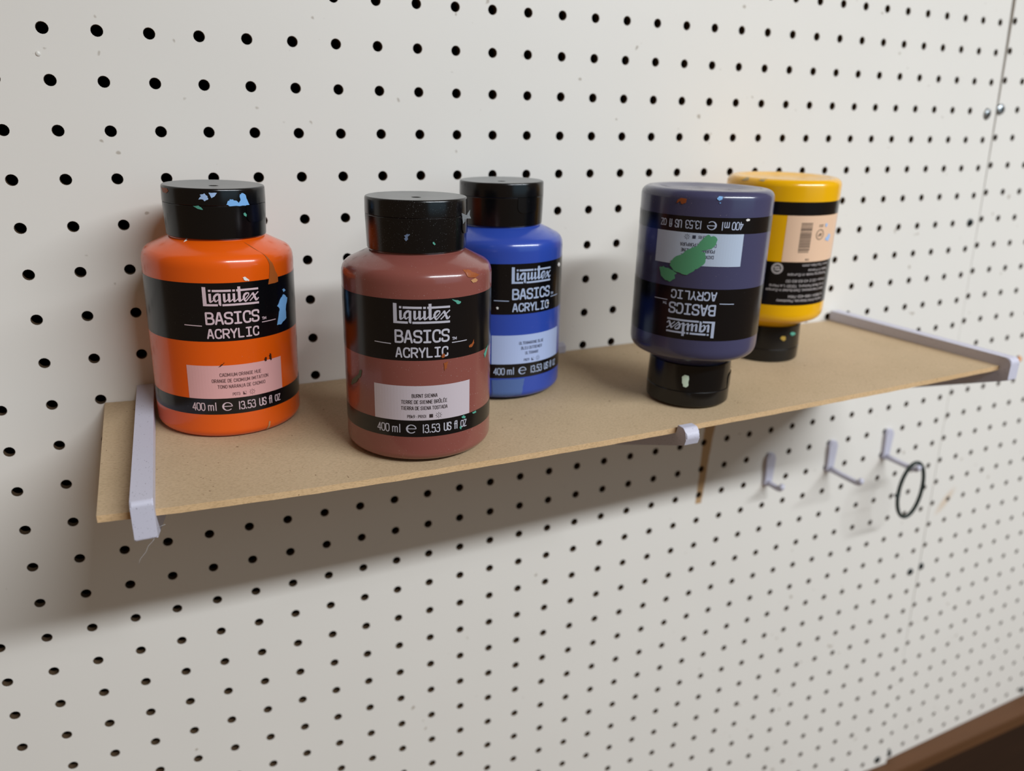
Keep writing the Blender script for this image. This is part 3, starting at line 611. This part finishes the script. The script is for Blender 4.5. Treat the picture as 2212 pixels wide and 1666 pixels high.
def dusty(name, rgb, rough, thr, dust=(.45, .45, .45), scale=700., spec=.5, coat=0):
    m = mat(name, rgb, rough, spec, coat); nt = NT(m)
    tc = nt.n('ShaderNodeTexCoord'); c = s2l(rgb)
    big = nt.n('ShaderNodeTexNoise', i_Scale=28.0, i_Detail=3.0); nt.l(tc.outputs['Object'], big.inputs['Vector'])
    no = nt.n('ShaderNodeTexNoise', i_Scale=scale, i_Detail=2.0); nt.l(tc.outputs['Object'], no.inputs['Vector'])
    s = nt.math('MULTIPLY_ADD', big.outputs['Fac'], .28, nt.math('SUBTRACT', no.outputs['Fac'], .14))
    f = nt.ramp(s, [(thr, (0, 0, 0)), (thr+.03, (1, 1, 1))])
    nt.l(nt.mix(nt.math('MULTIPLY', f, .75), c, dust), nt.b.inputs['Base Color'])
    r = nt.math('MULTIPLY_ADD', big.outputs['Fac'], .12, rough-.06); nt.l(r, nt.b.inputs['Roughness'])
    return m
M_CAP = dusty('black_cap_plastic', (8, 9, 11), .2, .78, (.08, .09, .10), 1500.)
M_CAPD = dusty('dusty_black_cap_plastic', (8, 9, 11), .2, .70, (.16, .17, .18), 2200.)
M_BAND = dusty('black_label_print', (10, 10, 13), .2, .77, (.12, .12, .12), 1500.)
M_LIDTOP = dusty('lid_top_reflection', (112, 114, 114), .3, .7, (.10, .10, .10), 1500.)  # light grey base stands in for the wall's grazing reflection on the lid
M_FILM = mat('torn_grey_film', (120, 124, 126), .35)
M_INK = mat('dark_label_ink', (52, 40, 42), .5)
M_RED = mat('red_print', (200, 95, 75), .5)
def colour_text(col): return mat('label_print', col, .45)
BOT = {}
def bottle(key, paint, tint, txt, ink, xy, th_label, tab_deg, label, lines, code, sq, inverted=False, back=False, dusty_cap=False, rough=.22, lean=(0, 0)):
    HT = 132.2
    root = empty('paint_bottle')
    tag(root, label, 'paint bottle', 'acrylic paint bottles on the shelf')
    mb = dusty('paint_bottle_'+key, paint, rough, .76 if not dusty_cap else .72, (.5, .42, .40), 1700., coat=.25); mc = M_CAPD if dusty_cap else M_CAP; M_B = M_BAND
    mt = mat('label_tint_'+key, tint, .42); mx = mat('lettering_'+key, txt, .42); mk = mat('ink_'+key, ink, .5)
    th = math.radians(th_label)
    body = lathe('bottle_body', body_profile(), mb, root)
    cap = lathe('cap', [(.001, 105.6), (24.6, 105.4), (25.3, 105.4), (25.6, 105.8), (26.0, 118), (26.15, 122.2), (25.95, 122.5), (.001, 122.5)], mc, root)
    LT = HT if inverted else 131.2
    lid = lathe('lid', [(.001, 122.55), (25.9, 122.55), (26.2, 122.9), (26.1, LT-1.3), (25.95, LT-.6), (25.6, LT-.15), (25.2, LT), (25.1, LT), (24.9, LT-.02), (20, LT-.3), (10, LT-.75), (2.6, LT-.9), (2.2, LT-1.5), (.001, LT-1.5)], mc, root)
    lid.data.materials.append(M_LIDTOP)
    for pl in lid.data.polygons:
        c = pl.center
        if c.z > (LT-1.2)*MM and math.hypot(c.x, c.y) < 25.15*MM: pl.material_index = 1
    # thumb tab of the flip lid: a shallow rounded tongue over the lower cap
    T = []; a0 = math.radians(tab_deg)*RC; tw, t0, t1 = 15.0, 113.6, 122.7
    T.append(rounded([(a0, t1), (a0, t0), (a0+tw, t0), (a0+tw, t1)], [0, 3.5, 3.5, 0], 5))
    tab = wrap('thumb_tab', T, mc, lid, 0, .02, 26.05, thick=.35)
    B = []
    def band2(nm, h0, h1, m):
        n = 120; V = []; F = []; SMO = []
        for r_, h in ((RB+.005, h0), (RB+.06, h0), (RB+.06, h0), (RB+.06, h1), (RB+.06, h1), (RB+.005, h1)):
            for k in range(n): a = 2*math.pi*k/n; V.append((r_*math.sin(a)*MM, -r_*math.cos(a)*MM, h*MM))
        for i in (0, 2, 4):
            for k in range(n): F.append((i*n+k, i*n+(k+1) % n, (i+1)*n+(k+1) % n, (i+1)*n+k))
        return pyobj(nm, V, F, [m], root, smooth=True)
    top = band2('brand_band', 54.9, 85.7, M_BAND); low = band2('volume_band', 14.2, 23.2, M_BAND)
    if not back:
        wrap('logo_lettering', LOGO, mx, top, th, .12)
        P = []; text(P, 'BASICS', -13.9, 13.6, 63.9, 70.7, 1.0, .36, True, True); text(P, 'ACRYLIC', -13.7, 12.9, 56.4, 61.8, .82, .42, True, True)
        ribbon(P, [(-24.9, 63.6), (-15.8, 63.3)], .45, False); ribbon(P, [(14.9, 63.2), (23.9, 63.2)], .45, False)
        text(P, 'TM', 15.0, 17.6, 64.4, 66.0, .3, .3)
        wrap('brand_lettering', P, mx, top, th, .12)
        lab = wrap('colour_label', [rect(-26.1, 26.1, 23.25, 41.7)], mt, root, th, .06)
        P = []; z = [(35.5, 37.5), (32.2, 34.2), (28.9, 30.9)]
        for (s, a, b), (h0, h1) in zip(lines, z): text(P, s, a, b, h0, h1, .27, .5)
        text(P, code[0], code[1], code[2], 24.6, 26.3, .22, .45)
        s0 = code[2]+1.5; 
        if sq == 'full': P.append(rect(s0, s0+1.9, 24.6, 26.5))
        else:
            P.append([(s0, 24.6), (s0+1.8, 24.6), (s0, 26.4)]); ribbon(P, [(s0, 24.65), (s0+1.8, 24.65), (s0+1.8, 26.4), (s0, 26.4)], .1)
        sx = s0+4.9; ringpoly(P, sx, 25.6, 1.05, .16); ribbon(P, [(sx, 25.1), (sx, 26.1)], .2)
        for k in range(8):
            a = math.pi/4*k; ribbon(P, [(sx+1.25*math.cos(a), 25.6+1.25*math.sin(a)), (sx+1.8*math.cos(a), 25.6+1.8*math.sin(a))], .16, False)
        wrap('label_lettering', P, mk, lab, th, .12)
        P = []; text(P, '400', -24.9, -17.8, 16.3, 20.9, .52, .34); text(P, 'ml', -16.4, -11.6, 16.4, 21.2, .5, .35)
        # the estimated-quantity e
        arc = [(-6.45+2.45*math.cos(math.radians(a)), 18.65+2.2*math.sin(math.radians(a))) for a in range(4, 320, 9)]
        ribbon(P, arc, .45, False); ribbon(P, [(-8.6, 18.75), (-3.9, 18.75)], .4, False)
        P.append([(-6.45+2.6*math.cos(math.radians(a)), 18.65+2.35*math.sin(math.radians(a))) for a in range(110, 251, 14)]+[(-6.45+1.75*math.cos(math.radians(a)), 18.65+1.95*math.sin(math.radians(a))) for a in range(250, 109, -14)])
        text(P, '13.53', -.9, 8.3, 16.3, 21.1, .52, .36); text(P, 'US', 10.3, 14.6, 16.4, 21.1, .58, .3); text(P, 'fl', 16.1, 18.4, 16.4, 21.1, .55, .25); text(P, 'OZ', 20.1, 24.1, 16.5, 20.5, .5, .3)
        wrap('volume_lettering', P, mx, low, th, .12)
    else:
        D = lambda a: math.radians(-a)*RB      # photo angle -> local u on the inverted bottle
        lab = wrap('back_label', [rect(D(37.0), D(-35.3), 23.25, 54.85)], mt, root, 0, .06)
        P = []; rnd = random.Random(5); h = 28.0
        while h < 46.4:
            wd = rnd.choice((.22, .3, .45, .6)); P.append(rect(D(-8.2), D(-20.6), h, h+wd)); h += wd+rnd.choice((.2, .28, .4))
        for k in range(2): P.append(rect(D(-9), D(-20.6), 47.0+k*.9, 47.4+k*.9))
        ringpoly(P, D(2.6), 36.2, 3.5, .4); ringpoly(P, D(2.6), 36.2, 2.7, .18)
        text(P, 'AP', D(2.6)-1.7, D(2.6)+1.7, 35.1, 37.4, .42)
        for k in range(2): ribbon(P, [(D(2.6)-2.2, 29.6+k*1.1), (D(2.6)+2.0, 29.6+k*1.1)], .3, False)
        for k in range(3): ribbon(P, [(D(2.6)-1.4+k*1.2, 29.4), (D(2.6)-1.4+k*1.2, 31.2)], .25, False)
        text(P, '012', D(-9.4)-1.5, D(-9.4)+1.5, 52.6, 53.8, .3)
        wrap('label_lettering', P, mk, lab, 0, .12)
        wrap('label_edge_print', [rect(D(37.4), D(36.3), 23.3, 54.8)], M_RED, lab, 0, .10)
        P = []
        T = [('Liquitex Artist Materials, Piscataway', 22, -35.5, 81.4), ('NJ 08854 1-888-422-7954', 22.5, -24.3, 78.2), ('Colart International, Distributed in Europe', 23, -47, 73.8), ('5 rue Ren\u00e9 Panhard, 72021 Le Mans', 23, -44.3, 70.8),
             ('France +33 2 43 83 83 00', 23.3, -28.5, 67.2), ('Packaging made in Europe', 23.6, -27.7, 62.8), ('Made in France', 23.8, -5.8, 59.8), ('www.liquitex.com', 23.9, -13.5, 56.4)]
        for s, a, b, h in T: text(P, s, D(a), D(b), h, h+1.9, .3, .3)
        u, hh = D(-38.6), 59.6
        ringpoly(P, u, hh, 3.3, 1.3); P.append([(u-2.6, hh+.9), (u-.8, hh+1.6), (u+1.2, hh+1.5), (u+2.2, hh+.6), (u+.6, hh+.5), (u-1.2, hh-.3)]); P.append([(u+2.6, hh-.9), (u+.8, hh-1.6), (u-1.2, hh-1.5), (u-2.2, hh-.6), (u-.6, hh-.5), (u+1.2, hh+.3)])
        wrap('address_lettering', P, mx, top, 0, .12)
    if dusty_cap:
        V = []; F = []; rt = random.Random(3)
        def cp(a, r, h): a = math.radians(a); return (r*math.sin(a)*MM, -r*math.cos(a)*MM, h*MM)
        for (a0, h0, a1, h1, a2, h2, o1, o2) in ((41, 124.2, 43, 118.5, 54, 122.2, .3, 1.2), (43, 118.5, 50, 119.6, 54, 122.2, .3, 1.2), (50, 121, 57, 123.8, 60, 120.6, .9, 2.2), (54, 122.2, 60, 120.6, 62, 125, 1.2, 1.6), (46, 117, 49, 120.6, 47, 121, .2, .9)):
            n0 = len(V); V += [cp(a0, 26.3, h0), cp(a1, 26.3+o1, h1), cp(a2, 26.2+o2, h2)]; F.append((n0, n0+1, n0+2))
        tp = pyobj('torn_plastic_flap', V, F, [M_FILM], lid); tp['label'] = 'torn translucent grey flap'
    par = {'body': body, 'cap': cap, 'lid': lid}
    for n_, part, col, polys in MARKS:
        if n_ != key: continue
        for p in polys:
            q = []; sz = max(abs(u[1]-p[0][1]) for u in p)+.3; rj = random.Random(len(p)*7+int(p[0][0]))
            for (a0, h0), (a1, h1) in zip(p, p[1:]+p[:1]):
                for t in (0, .33, .67):
                    jit = min(.35, .07*sz)*(0 if t == 0 else 1)
                    q.append((a0+(a1-a0)*t+rj.uniform(-1, 1)*jit*1.5, h0+(h1-h0)*t+rj.uniform(-1, 1)*jit))
            p = q
            if part == 'body': s = wrap('paint_smear', [[(math.radians(a)*RB, h) for a, h in p]], PM[col], root, 0, .16, None, 1.6, .12)
            else: s = wrap('paint_smear', [[(math.radians(a)*RC, min(max(h, 105.8), 131.0)) for a, h in p]], PM[col], par[part], 0, .05, 26.15, 1.6, .12)
            s['label'] = PN[col]+' dried paint mark'
    x, y = xy
    tx, ty = lean
    tilt = Vector((0, 0, 1)).rotation_difference(Vector((tx, ty, 1)).normalized()).to_matrix().to_4x4()
    rim = 24.6 if inverted else 34.2
    z = max(shelf_z(x+rim*math.cos(a), y+rim*math.sin(a))+tx*rim*math.cos(a)+ty*rim*math.sin(a) for a in [k*math.pi/12 for k in range(24)])+.05
    Mx = Matrix.Translation(Vector((x, y, z))*MM) @ tilt
    if inverted: Mx = Mx @ Matrix.Translation(Vector((0, 0, HT*MM))) @ Matrix.Rotation(math.pi, 4, 'Y')
    root.matrix_world = Mx
    return root
GAL = lambda s, a, b: (s, a, b)
bottle('orange', (232, 92, 12), (226, 170, 168), (212, 186, 192), (95, 62, 62), (69.4, -40.0), 2.2, 30.5, 'orange acrylic paint bottle standing upright at the left end of the shelf',
       [('CADMIUM ORANGE HUE', -9.2, 12.6), ('ORANGE DE CADMIUM IMITATION', -13.3, 16.6), ('TONO NARANJA DE CADMIO', -10.6, 14.6)], ('PO73', -3.3, .5), 'half', lean=(.02, -.022))
bottle('brown', (134, 76, 68), (196, 184, 190), (186, 184, 194), (48, 36, 38), (162.7, -108.0), -14.8, 42, 'reddish brown acrylic paint bottle standing upright at the front of the shelf',
       [('BURNT SIENNA', -5.9, 7.1), ('TERRE DE SIENNE BR\u00dbL\u00c9E', -11.3, 12.3), ('TIERRA DE SIENA TOSTADA', -11.4, 12.4)], ('PBk9 \u2022 PR101', -8.3, 1.3), 'full', dusty_cap=True, lean=(.006, -.006))
bottle('blue', (46, 74, 168), (172, 188, 226), (172, 186, 214), (50, 56, 84), (241.6, -41.8), 6.5, -2, 'ultramarine blue acrylic paint bottle standing behind the brown bottle',
       [('ULTRAMARINE BLUE', -9.0, 9.0), ('BLEU OUTREMER', -7.6, 7.8), ('ULTRAMAR', -4.8, 4.8)], ('PB29', -5.6, -1.8), 'half', lean=(-.006, -.01))
bottle('purple', (66, 66, 96), (182, 196, 216), (176, 186, 208), (48, 56, 76), (345.0, -110.6), 41.8, -64, 'dark purple acrylic paint bottle upside down with a big green paint smear',
       [('DIOXAZINE PURPLE', -9.4, 9.4), ('POURPRE DIOXAZINE', -9.6, 9.6), ('DIOXAZINA P\u00daRPURA', -10.2, 10.2)], ('PV23 RS', -6.2, .2), 'full', inverted=True, lean=(.009, -.006))
bottle('yellow', (240, 178, 2), (236, 198, 166), (176, 168, 166), (84, 66, 54), (456.6, -55.5), 0, 100, 'bright yellow acrylic paint bottle upside down behind the purple bottle, barcode side out',
       [], None, 'full', inverted=True, back=True, lean=(-.008, -.022))
